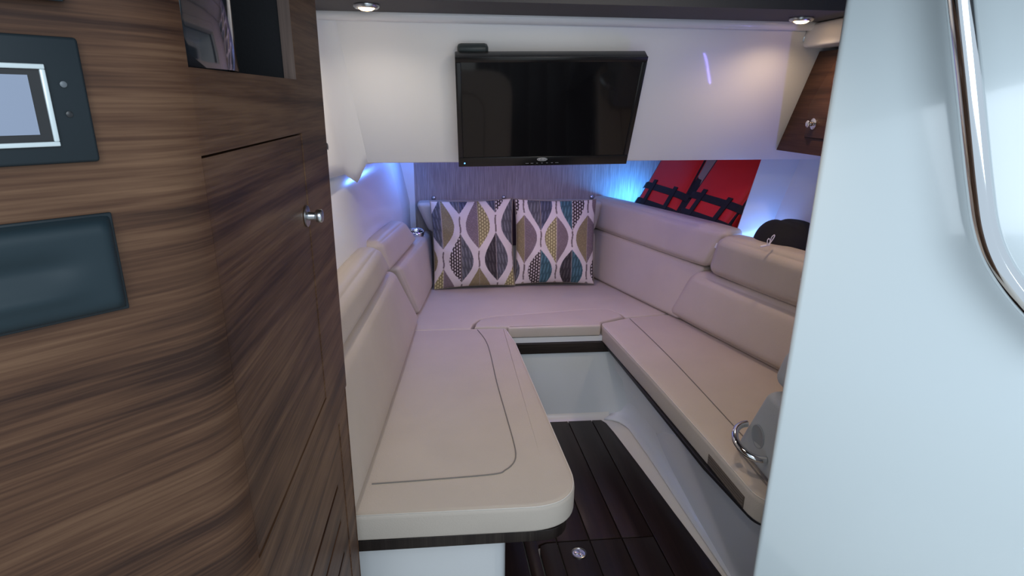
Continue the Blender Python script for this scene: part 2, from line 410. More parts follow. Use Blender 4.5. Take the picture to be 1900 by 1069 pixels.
# right side: shelf behind the back rests, white web, hull side
struct(plate('shelf_right', [(.74, 2.93, .775), (.95, 2.3, .775), (1.08, 1.75, .775), (1.12, 1.0, .775), (1.5, 1.0, .775), (1.5, 2.93, .775)], -.02, gel, (0, 0, 1)))
WEB = [onY(1413, 297, 2.15), onY(1363, 442, 2.15), onY(1352, 470, 2.15), onY(1424, 470, 2.15), onY(1432, 415, 2.15), onY(1481, 310, 2.15), onY(1486, 292, 2.15)]
WEB = [Vector((1.148, 2.15, 1.125)), Vector((1.068, 2.15, .776)), Vector((1.195, 2.15, .776)), Vector((1.300, 2.15, 1.125))]
struct(plate('trim_5', WEB, .004, gel, (0, 1, 0)))
struct(plate('trim_6', [(1.195, 2.15, .776), (1.245, 1.86, .776), (1.352, 1.86, 1.125), (1.300, 2.15, 1.125)], .03, gel, (1, .2, 0)))
struct(plate('wall_side_right', [(1.245, 1.86, .776), (1.27, .9, .776), (1.33, .9, 1.5), (1.33, 1.9, 1.5), (1.352, 1.9, 1.125)], .03, gel_warm, (1, 0, 0)))
struct(box('trim_7', (1.03, .95, 1.440), (1.33, 1.80, 1.503), gel_matte, bevel=.008))
# the near white partition with its rounded post edge
pa = Vector((.600, .945)); pdv = Vector((.61, -.45)).normalized(); pnv = Vector((-pdv.y, pdv.x)) * -1
pnv = Vector((-.594, -.805))
pts = [pa, pa + pdv * .95, pa + pdv * .95 - pnv * .035, pa - pnv * .035]
wr = struct(slab('wall_entry', roundpoly(pts, [.010, 0, 0, .012]), 0, 1.6, plain('bright_gelcoat', (.72, .79, .81), .16, coat=.5), r=.001, r0=.001, seg=1))

# ================================================================== BERTH MOULDING
bb = thing('berth_bench', 'white moulded berth base wrapped around the footwell under the cushions', 'berth base', (.35, 2.2, 0))
# left pedestal
p1 = slab('pedestal', roundpoly([(-.30, 1.20), (.113, 1.20), (.12, 2.2), (-.29, 2.2)], [0, .03, 0, 0]), .0, .316, gel, r=.004, r0=0)
b1 = slab('trim_board', roundpoly([(-.23, 1.125), (.245, 1.125), (.268, 1.24), (.200, 2.195), (-.16, 2.195)], [.0, .07, .05, 0, 0]), .318, .347, darkboard, r=.002, uvs=lambda c: (c.y, c.x))
# front wall of the well
fp = box('front_panel', (-.29, 2.205, 0), (.735, 2.235, .308), gel, bevel=0)
b2 = box('trim_board', (.12, 2.195, .310), (.66, 2.235, .352), darkboard, uvs=lambda c: (c.x, c.z))
fp2 = box('ledge_strip', (.12, 2.207, .354), (.66, 2.235, .376), gel)
# right side wall with a cove at its foot
vr = []; fr = []
RW = [(2.2035, .640), (2.198, .672), (2.18, .697), (2.15, .714), (2.10, .724), (1.9, .742), (1.6, .760), (1.335, .778), (.95, .805)]
prof = [(-.026, .0012), (.002, .006), (.020, .026), (.034, .066), (.032, .074), (.0, .346)]
for y, x in RW:
    for dx, z in prof: vr.append((x + dx, y + (dx * .8 if y > 2.12 else 0), z))
for i in range(len(RW) - 1):
    for j in range(len(prof) - 1): fr.append((i * 6 + j, (i + 1) * 6 + j, (i + 1) * 6 + j + 1, i * 6 + j + 1))
sp = link('side_panel', vr, fr, gel_matte, smooth=True); sp.modifiers.new('s', 'SOLIDIFY').thickness = .01
# cove between front wall and sole
cv = []; cf = []
for x in (.12, .64):
    for k in range(7):
        a = k / 6 * math.pi / 2; cv.append((x, 2.206 - .035 * (1 - math.sin(a)), .036 * (1 - math.cos(a)) + .0008))
for k in range(6): cf.append((k, 7 + k, 8 + k, k + 1))
co = link('cove', cv, cf, gel_warm, smooth=True)
rc = slab('trim_board', roundpoly([(.597, 2.225), (.660, 1.34), (.695, 1.10), (1.0, 1.10), (.95, 2.225)], [.01, 0, .05, 0, 0]), .336, .349, plain('black_edge', (.012, .010, .012), .5), r=.002)
bs = box('support', (-.17, 2.24, .0), (.72, 2.95, .34), gel)
bs2 = hexa('support', [(.76, 1.12, 0), (1.2, 1.12, 0), (1.2, 2.2, 0), (.76, 2.2, 0), (.76, 1.12, .334), (1.2, 1.12, .334), (1.2, 2.2, .334), (.76, 2.2, .334)], gel)
adopt(bb, p1, b1, fp, b2, fp2, sp, co, rc, bs, bs2)

# ================================================================== CUSHIONS
CUT = .0045
def cushion(o, label, *parts, group='cream berth cushions'):
    tag(o, label, 'cushion', group)
    for p in parts: p.parent = o
    return o
# left bench
lpoly = roundpoly([(-.30, 1.120), (.287, 1.115), (.225, 2.06), (.200, 2.212), (-.24, 2.214)], [.0, .125, .1, .015, 0], seg=14)
lseat = slab('seat_cushion', lpoly, .350, .420, leather, r=.014, r0=.008)
sm = smoothpath([onZ(x, y, .4212) for x, y in [(886, 612), (905, 640), (922, 710), (939, 770), (953, 820), (957, 845), (952, 860), (938, 872), (915, 880), (800, 890), (690, 898)]], 8)
s1 = tube('seam', sm, .0016, seam)
rim = [Vector((p.x, p.y, .4165)) for p in inset(lpoly, .0035)]
s2 = tube('piping', rim, .0016, piping, closed=True)
cushion(lseat, 'long cream seat cushion on the left bench, with a rounded near corner and curved seam', s1, s2)
# right bench
rpoly = roundpoly([(.588, 2.238), (.635, 1.75), (.668, 1.34), (.684, 1.075), (1.16, 1.075), (1.31, 1.30), (1.15, 1.80), (.98, 2.332), (.722, 2.294)], [.03, 0, .0, .075, 0, 0, 0, 0, .0], seg=9)
rseat = slab('seat_cushion', rpoly, .350, .420, leather, r=.016, r0=.008)
s3 = tube('seam', smoothpath([Vector((.722, 2.275, .4212)), Vector((.742, 2.05, .4212)), Vector((.757, 1.814, .4212)), Vector((.768, 1.5, .4212)), Vector((.775, 1.22, .4212))]), .0015, seam)
s4 = tube('piping', [Vector((p.x, p.y, .4155)) for p in inset(rpoly, .004)], .0017, piping, closed=True)
# mesh vent let into its side
vt = []
for t in (0, 1): pass
va, vb = Vector((.6685, 1.333, 0)), Vector((.6795, 1.150, 0))
vdir = (vb - va).normalized(); vn = Vector((-vdir.y, vdir.x, 0)); vn = vn if vn.x < 0 else -vn
def vq(a, z, d): return va + vdir * a + Vector((0, 0, z)) + vn * d
Lv = (vb - va).length
vent = plate('vent_strip', [vq(0, .357, -.003), vq(Lv, .357, -.003), vq(Lv, .388, -.003), vq(0, .388, -.003)], .0045, plain('brown_mesh', (.10, .075, .06), .7, bump=.6, bscale=500), vn)
ribs = []
for k in range(4):
    z = .361 + k * .0075
    ribs.append(plate('rib', [vq(.004, z, .001), vq(Lv - .004, z, .001), vq(Lv - .004, z + .003, .001), vq(.004, z + .003, .001)], .0016, plain('brown_rib', (.15, .12, .10), .6), vn))
for q in ribs: q.parent = vent
vent['label'] = 'brown mesh vent strip in the side of the cushion'
cushion(rseat, 'long cream seat cushion on the right bench, with a brown vent strip in its side', s3, s4, vent)
# forward berth pad and its infill
bpoly = roundpoly([(-.236, 2.218), (.060, 2.220), (.073, 2.275), (.100, 2.322), (.160, 2.350), (.354, 2.375), (.597, 2.412), (.670, 2.402), (.704, 2.340), (.712, 2.302), (.978, 2.342), (.79, 2.90), (-.16, 2.90), (-.235, 2.41)], [0, 0, .02, .02, .02, 0, .03, .02, .02, 0, 0, 0, 0, 0], seg=4)
berth = slab('berth_cushion', bpoly, .352, .418, leather, r=.008, r0=.004)
cushion(berth, 'broad cream berth pad across the far end, patterned pillows standing on it')
ipoly = roundpoly([(.210, 2.205), (.582, 2.205), (.594, 2.243), (.700, 2.298), (.694, 2.343), (.663, 2.396), (.597, 2.404), (.354, 2.366), (.160, 2.340), (.107, 2.313), (.083, 2.268), (.075, 2.222), (.203, 2.219)], [.004, .01, 0, 0, .02, .02, .02, 0, .02, .02, .02, 0, 0], seg=4)
inf = slab('infill_cushion', ipoly, .378, .423, leather, r=.009, r0=.004)
cushion(inf, 'narrow cream infill cushion bridging the two benches above the dark board')

def wedge(name, n0, n1, z0, z1, lean, th, out, label, r=.03, puff=.008, zt=None, mat=leather):
    """back cushion: n0, n1 = inner bottom points (xy); lean = outward dx per dz; th thickness; out = outward unit"""
    o = Vector((*out, 0)); a = Vector((*n0, 0)); b = Vector((*n1, 0)); h = z1 - z0
    c = [a + Vector((0, 0, z0)), b + Vector((0, 0, z0)), b + o * th + Vector((0, 0, z0)), a + o * th + Vector((0, 0, z0))]
    sh = o * (lean * h) + Vector((0, 0, h)); c += [p + sh for p in c[:4]]
    q = softhex(name, c, mat, r, puff); tag(q, label, 'cushion', 'cream berth cushions'); return q
# left side
lf = softhex('backrest_cushion', [(-.146, 2.385, .422), (-.100, 2.800, .422), (-.20, 2.81, .422), (-.26, 2.385, .422),
                                  (-.206, 2.225, .673), (-.110, 2.955, .660), (-.19, 2.955, .660), (-.295, 2.225, .673)], leather, .022, .006)
tag(lf, 'far cream back rest panel on the left, beside the left patterned pillow', 'cushion', 'cream berth cushions')
ln = softhex('backrest_cushion', [(-.225, 1.060, .422), (-.143, 2.330, .422), (-.27, 2.37, .422), (-.35, 1.060, .422),
                                  (-.272, 1.060, .702), (-.214, 2.120, .690), (-.30, 2.140, .690), (-.39, 1.060, .702)], leather, .028, .008)
tag(ln, 'long near cream back rest behind the left seat cushion', 'cushion', 'cream berth cushions')
LZ = .815
bf = softhex('bolster_cushion', [(-.232, 2.085, .682), (-.158, 2.655, .680), (-.25, 2.71, .680), (-.325, 2.085, .682),
                                 (-.252, 2.060, LZ - .005), (-.200, 2.480, LZ - .012), (-.265, 2.500, LZ - .012), (-.328, 2.060, LZ - .005)], leather, .035, .006)
tag(bf, 'far cream bolster on top of the left back rest, next to the chrome drink holder', 'cushion', 'cream berth cushions')
bn = softhex('bolster_cushion', [(-.285, 1.060, .712), (-.220, 2.105, .697), (-.33, 2.11, .697), (-.38, 1.060, .712),
                                 (-.290, 1.060, LZ + .01), (-.245, 1.975, LZ + .005), (-.325, 1.975, LZ + .005), (-.40, 1.060, LZ + .01)], leather, .042, .008)
tag(bn, 'near cream bolster on top of the left back rest, running behind the wooden cabinet', 'cushion', 'cream berth cushions')
# back
bc = softhex('backrest_cushion', [(-.110, 2.870, .664), (.700, 2.870, .664), (.700, 2.975, .664), (-.125, 2.975, .664),
                                  (-.176, 2.870, .808), (.735, 2.870, .808), (.735, 2.975, .808), (-.176, 2.975, .808)], leather, .02, .004)
tag(bc, 'cream bolster along the far wall behind the tops of both pillows', 'cushion', 'cream berth cushions')
bl = softhex('backrest_cushion', [(-.09, 2.840, .422), (.70, 2.840, .422), (.72, 2.96, .422), (-.10, 2.96, .422),
                                  (-.10, 2.895, .655), (.71, 2.895, .655), (.71, 2.97, .655), (-.10, 2.97, .655)], leather, .02, .004)
tag(bl, 'cream lower back rest on the far wall, hidden behind the patterned pillows', 'cushion', 'cream berth cushions')
# right side
def rl(t, z, d=0):   # on the right back line: t along, z height, d outwards
    return Vector((.717, 2.813, 0)) + EE * t + OUT * d + Vector((0, 0, z))
rf = softhex('backrest_cushion', [rl(-.11, .422), rl(.60, .422), rl(.60, .422, .10), rl(-.11, .422, .10),
                                  rl(-.14, .658, .035), rl(.66, .658, .055), rl(.66, .658, .13), rl(-.14, .658, .12)], leather, .016, .004)
tag(rf, 'far cream back rest panel on the right, beside the right patterned pillow', 'cushion', 'cream berth cushions')
rn = softhex('backrest_cushion', [(.880, 2.318, .422), (1.210, 1.26, .422), (1.33, 1.30, .422), (1.03, 2.365, .422),
                                  (.945, 2.225, .640), (1.262, 1.24, .640), (1.37, 1.27, .640), (1.05, 2.29, .640)], leather, .045, .008)
tag(rn, 'long near cream back rest on the right bench, its far end cut at a slant', 'cushion', 'cream berth cushions')
rbf = softhex('bolster_cushion', [rl(-.17, .664, .028), rl(.690, .664, .028), rl(.690, .664, .135), rl(-.17, .664, .115),
                                  rl(-.17, .822, .035), rl(.790, .830, .035), rl(.790, .830, .14), rl(-.17, .822, .115)], leather, .032, .006)
tag(rbf, 'far cream bolster on the right, in front of the red life jackets', 'cushion', 'cream berth cushions')
rbn = softhex('bolster_cushion', [(.968, 2.160, .648), (1.255, 1.24, .648), (1.37, 1.28, .648), (1.09, 2.20, .648),
                                  (.962, 2.075, .818), (1.235, 1.22, .818), (1.36, 1.26, .818), (1.075, 2.11, .818)], leather, .042, .008)
tag(rbn, 'near cream bolster on the right, in front of the black cap', 'cushion', 'cream berth cushions')
# arm block at the near end of the right bench
am = thing('armrest', 'grey upholstered arm block at the near end of the right bench behind the white partition', 'armrest', (.80, 1.2, .42))
a1 = softhex('base_pad', [(.728, 1.322, .424), (.728, 1.02, .424), (1.00, 1.02, .424), (1.00, 1.322, .424),
                          (.740, 1.225, .632), (.740, 1.02, .632), (1.00, 1.02, .632), (1.00, 1.225, .632)], leather2, .022, .003)
a2 = softhex('top_pad', [(.752, 1.262, .634), (.752, 1.02, .634), (1.00, 1.02, .634), (1.00, 1.262, .634),
                         (.765, 1.225, .760), (.765, 1.02, .760), (1.00, 1.02, .760), (1.00, 1.225, .760)], leather2, .045, .004)
a3 = tube('seam', [(.735, 1.316, .4215), (.7275, 1.300, .4215), (.7275, 1.15, .4215), (.7275, 1.03, .4215)], .002, seam)  # dark line drawn along the crease at the block's foot
adopt(am, a1, a2, a3)
# folding chrome cup ring
ringc = Vector((.731, 1.218, .508))
ch = thing('cup_holder', 'chrome folding cup ring on the grey arm block', 'cup holder', ringc)
rp = [ringc + Vector((-.004 - .050 * math.sin(a), .052 * math.cos(a), -.012 + .018 * math.cos(a))) for a in np.linspace(0, math.pi, 20)]
q1 = tube('ring', smoothpath(rp, 2), .0085, chrome, ns=12)
q2 = lathe('recess_cup', [(.030, -.002), (.030, .001), (.028, .002), (.026, .001)], ringc + Vector((-.001, 0, 0)), (-1, 0, 0), plain('cup_grey', (.25, .27, .29), .4))
adopt(ch, q1, q2)
# drink holder at the far left
cc = Vector((-.175, 2.80, .664))
cl = thing('drink_holder', 'small chrome drink holder at the far end of the left bolster', 'cup holder', cc)
q1 = lathe('rim', [(.030, 0), (.034, .003), (.036, .026), (.033, .030), (.028, .028), (.026, .008)], cc, (.1, -.25, 1), chrome)
q2 = box('bracket', (-.208, 2.805, .662), (-.165, 2.845, .700), chrome, bevel=.006)
adopt(cl, q1, q2)

# ================================================================== PILLOWS
PALS = {'purple': (.16, .12, .12), 'olive': (.20, .16, .08), 'char': (.035, .028, .028), 'slate': (.085, .085, .09), 'teal': (.04, .10, .115), 'dotsY': (.24, .20, .085), 'dotsB': (.035, .022, .02), 'indigo': (.055, .06, .085)}
def pillow_print(U, V, seed, palette, phase):
    """U, V arrays in [0,1]; returns rgb of an ogee leaf print"""
    rng = random.Random(seed)
    n = U.shape; bg = np.array((.70, .62, .57)); out = np.tile(bg, (*n, 1)).astype(float)
    P = phase[2]; PV = .80
    x = (U + phase[0]) / P; ci = np.floor(x).astype(int); lx = (x - ci - .5) * P
    for s in (-1, 0, 1):
        c = ci + s; l = lx - s * P
        off = np.where(c % 2 == 0, 0, .5)
        y = V / PV + off + phase[1]; ri = np.floor(y).astype(int); ly = y - ri
        t = np.clip(ly / .74, 0, 1)
        h = .150 * np.sin(np.pi * t ** .86) ** 1.3
        leaf = (ly < .74) & (np.abs(l) < h)
        stem = (ly >= .73) & (ly < .97) & (np.abs(l + .004 * np.sin(ly * 30)) < .007 * (1.15 - (ly - .74)) + .002)
        key = np.zeros(n, int) - 1
        for k, (cr, _) in enumerate(palette): key[(c == cr[0]) & (ri == cr[1])] = k
        noise1 = np.sin(U * 900 + V * 310 + 3 * np.sin(V * 60)) * .5 + .5
        noise2 = (np.sin(U * 700) * np.sin(V * 650 + U * 80)) * .5 + .5
        for k, (_, (a, b)) in enumerate(palette):
            for side, nm in ((-1, a), (1, b)):
                m = leaf & (key == k) & (np.sign(l) == side)
                col = np.tile(np.array(PALS[nm]), (*n, 1))
                if nm in ('dotsY', 'dotsB'):
                    gx = (U / .030); gy = V / .040 + np.where(np.floor(gx) % 2 == 0, 0, .5)
                    dd = ((gx % 1 - .5) ** 2 / .075 + (gy % 1 - .5) ** 2 / .12) < 1
                    dc = np.array((.62, .56, .26)) if nm == 'dotsY' else np.array((.68, .60, .55))
                    col = np.where(dd[..., None], dc, col)
                elif nm in ('olive', 'purple'):
                    hh = (np.sin((U * side * .7 + V) * 330 + 2 * np.sin(U * 70)) > .55)
                    col = np.where(hh[..., None], col * 1.9, col * (.85 + .3 * noise1[..., None]))
                else:
                    hh = (noise2 > .78)
                    col = np.where(hh[..., None], col * 2.6 + .03, col)
                out = np.where(m[..., None], col, out)
        mid = leaf & (np.abs(l) < .0028)
        out = np.where(mid[..., None], np.array((.40, .33, .28)), out)
        out = np.where(stem[..., None], np.array((.17, .13, .12)), out)
    return out
def vcolmat():
    m, nt, b = newmat('printed_pillow_cloth'); a = nt.nodes.new('ShaderNodeVertexColor'); a.layer_name = 'print'
    nt.links.new(a.outputs[0], b.inputs['Base Color']); b.inputs['Roughness'].default_value = .85
    return m
pm = vcolmat()
def pillow(name, label, c0, c1, bot, top, yb, yt, rotz, seed, palette, phase, tilt=0):
    N = 200; w = (c1 - c0); h = top - bot
    g = np.linspace(-1, 1, N); Ug, Vg = np.meshgrid(g, g)
    # pinched outline with pulled corners, soft crown
    edge = 1 - .045 * (1 - Vg ** 2) ** 1; edge2 = 1 - .045 * (1 - Ug ** 2)
    Xp = Ug * edge * w / 2; Zp = Vg * edge2 * h / 2
    crown = (np.clip(1 - Ug ** 2, 0, 1) ** .55) * (np.clip(1 - Vg ** 2, 0, 1) ** .55)
    wr_ = .004 * np.sin(9 * Ug + 5 * Vg + seed) * np.cos(7 * Vg - 3 * Ug) * np.clip(1 - np.maximum(abs(Ug), abs(Vg)), .0, .35) / .35
    Dp = .062 * crown + wr_
    colr = pillow_print((Ug + 1) / 2, (1 - Vg) / 2 if len(phase) > 3 else (Vg + 1) / 2, seed, palette, phase)
    cx, cz = (c0 + c1) / 2, (bot + top) / 2
    vs = []; cols = []
    for sgn in (1, -1):
        for j in range(N):
            for i in range(N):
                X_, Z_, D_ = Xp[j, i], Zp[j, i], Dp[j, i] * sgn
                Xr = X_ * math.cos(tilt) - Z_ * math.sin(tilt); Zr = X_ * math.sin(tilt) + Z_ * math.cos(tilt)
                t = (Zr + h / 2) / h; yc = yb + (yt - yb) * t
                vs.append((cx + Xr * math.cos(rotz) + D_ * math.sin(rotz), yc + Xr * math.sin(rotz) - D_ * math.cos(rotz), cz + Zr + D_ * .12))
                cols.append((*colr[j, i], 1))
        if sgn == -1: pass
    fs = []
    for s in (0, 1):
        for j in range(N - 1):
            for i in range(N - 1):
                a = s * N * N + j * N + i; q = (a, a + 1, a + N + 1, a + N); fs.append(q if s == 0 else q[::-1])
    me = bpy.data.meshes.new(name); me.from_pydata(vs, [], fs)
    ca = me.color_attributes.new('print', 'FLOAT_COLOR', 'POINT'); ca.data.foreach_set('color', np.array(cols).ravel())
    me.materials.append(pm); me.polygons.foreach_set('use_smooth', [True] * len(me.polygons))
    o = bpy.data.objects.new(name, me); COL.objects.link(o); tag(o, label, 'pillow', 'patterned throw pillows')
    ring = [(0, i) for i in range(0, N, 8)] + [(j, N - 1) for j in range(0, N, 8)] + [(N - 1, i) for i in range(N - 1, 0, -8)] + [(j, 0) for j in range(N - 1, 0, -8)]
    t_ = tube('piping', [vs[j * N + i] for j, i in ring], .0022, plain('olive_piping', (.26, .22, .17), .8), closed=True, ns=6); t_.parent = o
    return o
palA = [((0, 1), ('slate', 'olive')), ((0, 0), ('dotsY', 'purple')), ((1, 1), ('dotsB', 'slate')), ((1, 2), ('slate', 'indigo')), ((2, 1), ('purple', 'dotsY')), ((2, 0), ('olive', 'olive')),
        ((3, 1), ('char', 'slate')), ((3, 2), ('indigo', 'dotsB')), ((4, 1), ('slate', 'olive')), ((4, 0), ('dotsY', 'purple')), ((-1, 1), ('olive', 'olive')), ((-1, 2), ('dotsB', 'dotsB')), ((5, 1), ('dotsB', 'dotsB')), ((5, 2), ('teal', 'teal'))]
palB = [((0, 1), ('olive', 'purple')), ((2, 1), ('dotsY', 'purple')), ((4, 1), ('olive', 'purple')), ((1, 1), ('slate', 'indigo')), ((3, 1), ('teal', 'dotsB')), ((1, 2), ('dotsB', 'teal')), ((3, 2), ('char', 'teal')),
        ((-1, 1), ('dotsB', 'dotsB')), ((-1, 2), ('slate', 'slate')), ((5, 1), ('purple', 'purple')), ((5, 2), ('dotsB', 'dotsB')), ((0, 2), ('olive', 'olive')), ((2, 2), ('olive', 'olive')), ((4, 2), ('slate', 'slate'))]
pillow('throw_pillow', 'left leaf-patterned pillow with brown and olive leaves, leaning at the far wall', -.102, .285, .425, .836, 2.735, 2.800, R(2), 1, palA, (-.002, .425, .222), tilt=R(1.3))
pillow('throw_pillow', 'right leaf-patterned pillow with teal and charcoal leaves, beside the far right back rest', .290, .678, .430, .836, 2.750, 2.800, R(-2), 2, palB, (0, .7875, .2, 1), tilt=R(-.3))
# dark strap over the back cushion
tag(softhex('strap', [(.278, 2.855, .60), (.322, 2.855, .60), (.322, 2.866, .60), (.278, 2.866, .60), (.278, 2.855, .822), (.322, 2.855, .822), (.322, 2.90, .822), (.278, 2.90, .822)], plain('maroon_webbing', (.045, .02, .035), .8), .004, 0), 'dark maroon strap folded over the far bolster between the two pillows', 'strap')
# snap studs on the back wall
for i, (x, z, w) in enumerate([(-.094, .818, 'above the left pillow\'s left corner'), (.253, .818, 'beside the maroon strap'), (.699, .818, 'above the right pillow\'s right corner')]):
    tag(lathe('snap_stud', [(.006, 0), (.006, .004), (.010, .006), (.010, .012), (.006, .016)], (x, 2.981, z), (0, -1, 0), satin, 16), 'small snap stud on the far wall ' + w, 'stud', 'snap studs on the far wall')

# ================================================================== TELEVISION
tvn = -BN
TVP = BP + tvn * .07
tc = [onP(x, y, TVP, BN) for x, y in [(846, 310), (1157, 302), (1208, 106), (850, 104)]]
tvx = ((tc[1] - tc[0]) + (tc[2] - tc[3])).normalized(); tvy = tvx.cross(tvn).normalized()
if tvy.z < 0: tvy = -tvy
tcen = sum(tc, Vector()) / 4; tw = ((tc[1] - tc[0]).length + (tc[2] - tc[3]).length) / 2; th_ = ((tc[3] - tc[0]).length + (tc[2] - tc[1]).length) / 2
def tv(a, b, d=0): return tcen + tvx * a + tvy * b + tvn * d
tvo = thing('television', 'black flat television with a blue standby light hung on the sloping white beam', 'television', tcen)
def tvbox(name, a0, b0, a1, b1, d0, d1, mat, bevel=0):
    return hexa(name, [tv(a0, b0, d0), tv(a1, b0, d0), tv(a1, b1, d0), tv(a0, b1, d0), tv(a0, b0, d1), tv(a1, b0, d1), tv(a1, b1, d1), tv(a0, b1, d1)], mat, bevel)
hw, hh = tw / 2, th_ / 2
parts = [tvbox('housing', -hw, -hh, hw, hh, -.035, 0, black, .003)]
bz = .016; bb_ = .034
parts.append(tvbox('screen', -hw + bz, -hh + bb_, hw - bz, hh - bz, -.002, .0006, screen_m))
bezel = plain('gloss_black_bezel', (.009, .009, .010), .22)
for nm, q in (('bezel', (-hw, -hh, hw, -hh + bb_ - .001)), ('bezel', (-hw, hh - bz + .001, hw, hh)), ('bezel', (-hw, -hh + bb_, -hw + bz - .001, hh - bz)), ('bezel', (hw - bz + .001, -hh + bb_, hw, hh - bz))):
    parts.append(tvbox(nm, *q, -.001, .003, bezel, .0008))
led = lathe('standby_light', [(.0022, 0), (.0022, .001), (.001, .0014)], tv(-hw + .019, -hh + .0135, .003), tvn, plain('blue_led', (.05, .2, .6), .3, emis=((.10, .35, 1.0), 4)), 12); parts.append(led)
silver = plain('silver_print', (.55, .56, .57), .4)
dark_print = plain('grey_print', (.30, .31, .32), .5)
# oval maker's badge with its lettering
la, lb = .0, -hh + .0225
lpos = onP(1006, 295.5, TVP + tvn * .003, BN); la = (lpos - tcen).dot(tvx); lb = (lpos - tcen).dot(tvy)
badge = tube('badge', [tv(la + .0155 * math.cos(t), lb + .0052 * math.sin(t), .0036) for t in np.linspace(0, 2 * math.pi, 40)[:-1]], .0009, silver, closed=True, ns=6); parts.append(badge)
def text(name, s, size, mat, a, b, d, bold=0):
    cu = bpy.data.curves.new(name, 'FONT'); cu.body = s; cu.size = size; cu.align_x = 'CENTER'; cu.align_y = 'CENTER'; cu.extrude = .0002; cu.offset = bold
    ob = bpy.data.objects.new(name, cu); COL.objects.link(ob)
    me = bpy.data.meshes.new_from_object(ob.evaluated_get(bpy.context.evaluated_depsgraph_get())); COL.objects.unlink(ob); bpy.data.objects.remove(ob)
    me.name = name; mt = Matrix((tvx, tvy, tvn)).transposed().to_4x4(); mt.translation = tv(a, b, d); me.transform(mt)
    me.materials.clear(); me.materials.append(mat)
    o = bpy.data.objects.new(name, me); COL.objects.link(o); return o
tx = text('badge_lettering', 'JENSEN', .0072, silver, la, lb, .0036, .0002); parts.append(tx)
for k, dx in enumerate((-.045, -.032, -.017, -.004, .010, .024, .037)):
    wd = (.005, .004, .0025, .0025, .0025, .003, .005)[k]
    c = onP(978 + k * 9.2, 303.2 - k * .25, TVP + tvn * .003, BN); a = (c - tcen).dot(tvx); b = (c - tcen).dot(tvy)
    parts.append(tvbox('button_mark', a - wd, b - .0006, a + wd, b + .0006, .003, .0034, dark_print))
# wall arm and the rounded cover plate behind its upper left corner
cp = onP(878, 104, TVP - tvn * .02, BN); ca_ = (cp - tcen).dot(tvx)
parts.append(tvbox('mount_plate', ca_ - .043, hh - .10, ca_ + .043, hh + .012, -.066, -.036, plain('slate_mount', (.03, .042, .045), .5), .010))
parts.append(tvbox('mount_arm', -.10, -.08, .10, .08, -.068, -.036, black, .004))
adopt(tvo, *parts)

# ================================================================== DOWNLIGHTS
for i, (x, y, lab) in enumerate([(-.200, 1.619, 'left round downlight in the grey overhead strip, above the white beam'), (.942, 1.668, 'right round downlight in the grey overhead strip, near the walnut locker')]):
    d = thing('downlight', lab, 'light', (x, y, 1.504), 'round downlights in the overhead')
    a = lathe('rim', [(.020, 0), (.031, -.001), (.031, -.006), (.027, -.010), (.020, -.009), (.019, -.003)], (x, y, 1.504), (0, 0, 1), satin)
    b = lathe('lens', [(.019, -.002), (.0185, -.010), (.013, -.0135), (.004, -.015)], (x, y, 1.504), (0, 0, 1), plain('lit_lens', (1, .9, .75), .3, emis=((1.0, .62, .26), 16)))
    adopt(d, a, b)

# ================================================================== LEFT WALNUT CABINET
XC = -.21; YE = 1.060; YC = .55; RC = .08; AN = R(46)
S1 = YE - YC; S2 = S1 + RC * AN; S3 = S2 + .62
def prof_at(s, d=0):
    """s along the cabinet face from its far edge; d inwards"""
    if s <= S1: p = Vector((XC, YE - s)); nn_ = Vector((-1, 0))
    elif s <= S2:
        a = (s - S1) / RC; p = Vector((XC - RC + RC * math.cos(a), YC - RC * math.sin(a))); nn_ = Vector((-math.cos(a), math.sin(a)))
    else:
        a = AN; p = Vector((XC - RC + RC * math.cos(a), YC - RC * math.sin(a))) + Vector((-math.sin(a), -math.cos(a))) * (s - S2); nn_ = Vector((-math.cos(a), math.sin(a)))
    return p + nn_ * d
def skin(name, rects, mat, t=.018, d0=0, bevel=0):
    v = []; f = []; uv = []
    for s0, z0, s1, z1 in rects:
        br = [s0] + [s for s in np.linspace(S1, S2, 9) if s0 < s < s1] + [s1]
        base = len(v)
        for s in br:
            a = prof_at(s, d0); b = prof_at(s, d0 + t)
            v += [(a.x, a.y, z0), (a.x, a.y, z1), (b.x, b.y, z1), (b.x, b.y, z0)]; uv += [(s, z0), (s, z1), (s, z1), (s, z0)]
        for k in range(len(br) - 1):
            o = base + 4 * k
            for j in range(4): f.append((o + j, o + 4 + j, o + 4 + (j + 1) % 4, o + (j + 1) % 4))
        f.append((base, base + 1, base + 2, base + 3)); o = base + 4 * (len(br) - 1); f.append((o + 3, o + 2, o + 1, o))
    me = bpy.data.meshes.new(name); me.from_pydata(v, [], f)
    ul = me.uv_layers.new(name='UVMap')
    for lp in me.loops: ul.data[lp.index].uv = uv[lp.vertex_index]
    bm = bmesh.new(); bm.from_mesh(me); bmesh.ops.recalc_face_normals(bm, faces=bm.faces); bm.to_mesh(me); bm.free()
    me.polygons.foreach_set('use_smooth', [True] * len(me.polygons)); me.set_sharp_from_angle(angle=R(30))
    me.materials.append(mat); o = bpy.data.objects.new(name, me); COL.objects.link(o); return o
cab = thing('wall_cabinet', 'tall walnut cabinet with a rounded corner filling the left side', 'cabinet', (-.4, .6, 0))
DS0, DS1, DZ0, DZ1 = .1690, .5195, .8265, 1.2385
NS0, NS1, NZ0, NZ1 = .168, .5185, 1.3115, 1.56
g = .0024
ZS = .7605
rects = [(0, ZS + .003, DS0 - g, 1.70), (DS0 - g, ZS + .003, DS1 + g, DZ0 - g), (DS0 - g, DZ1 + g, DS1 + g, NZ0), (DS0 - g, NZ1, DS1 + g, 1.70), (DS1 + g, 0, S3, 1.70), (NS0, NZ0, NS0 + .0, NZ1)][:5]
body = skin('body', rects, walnut)
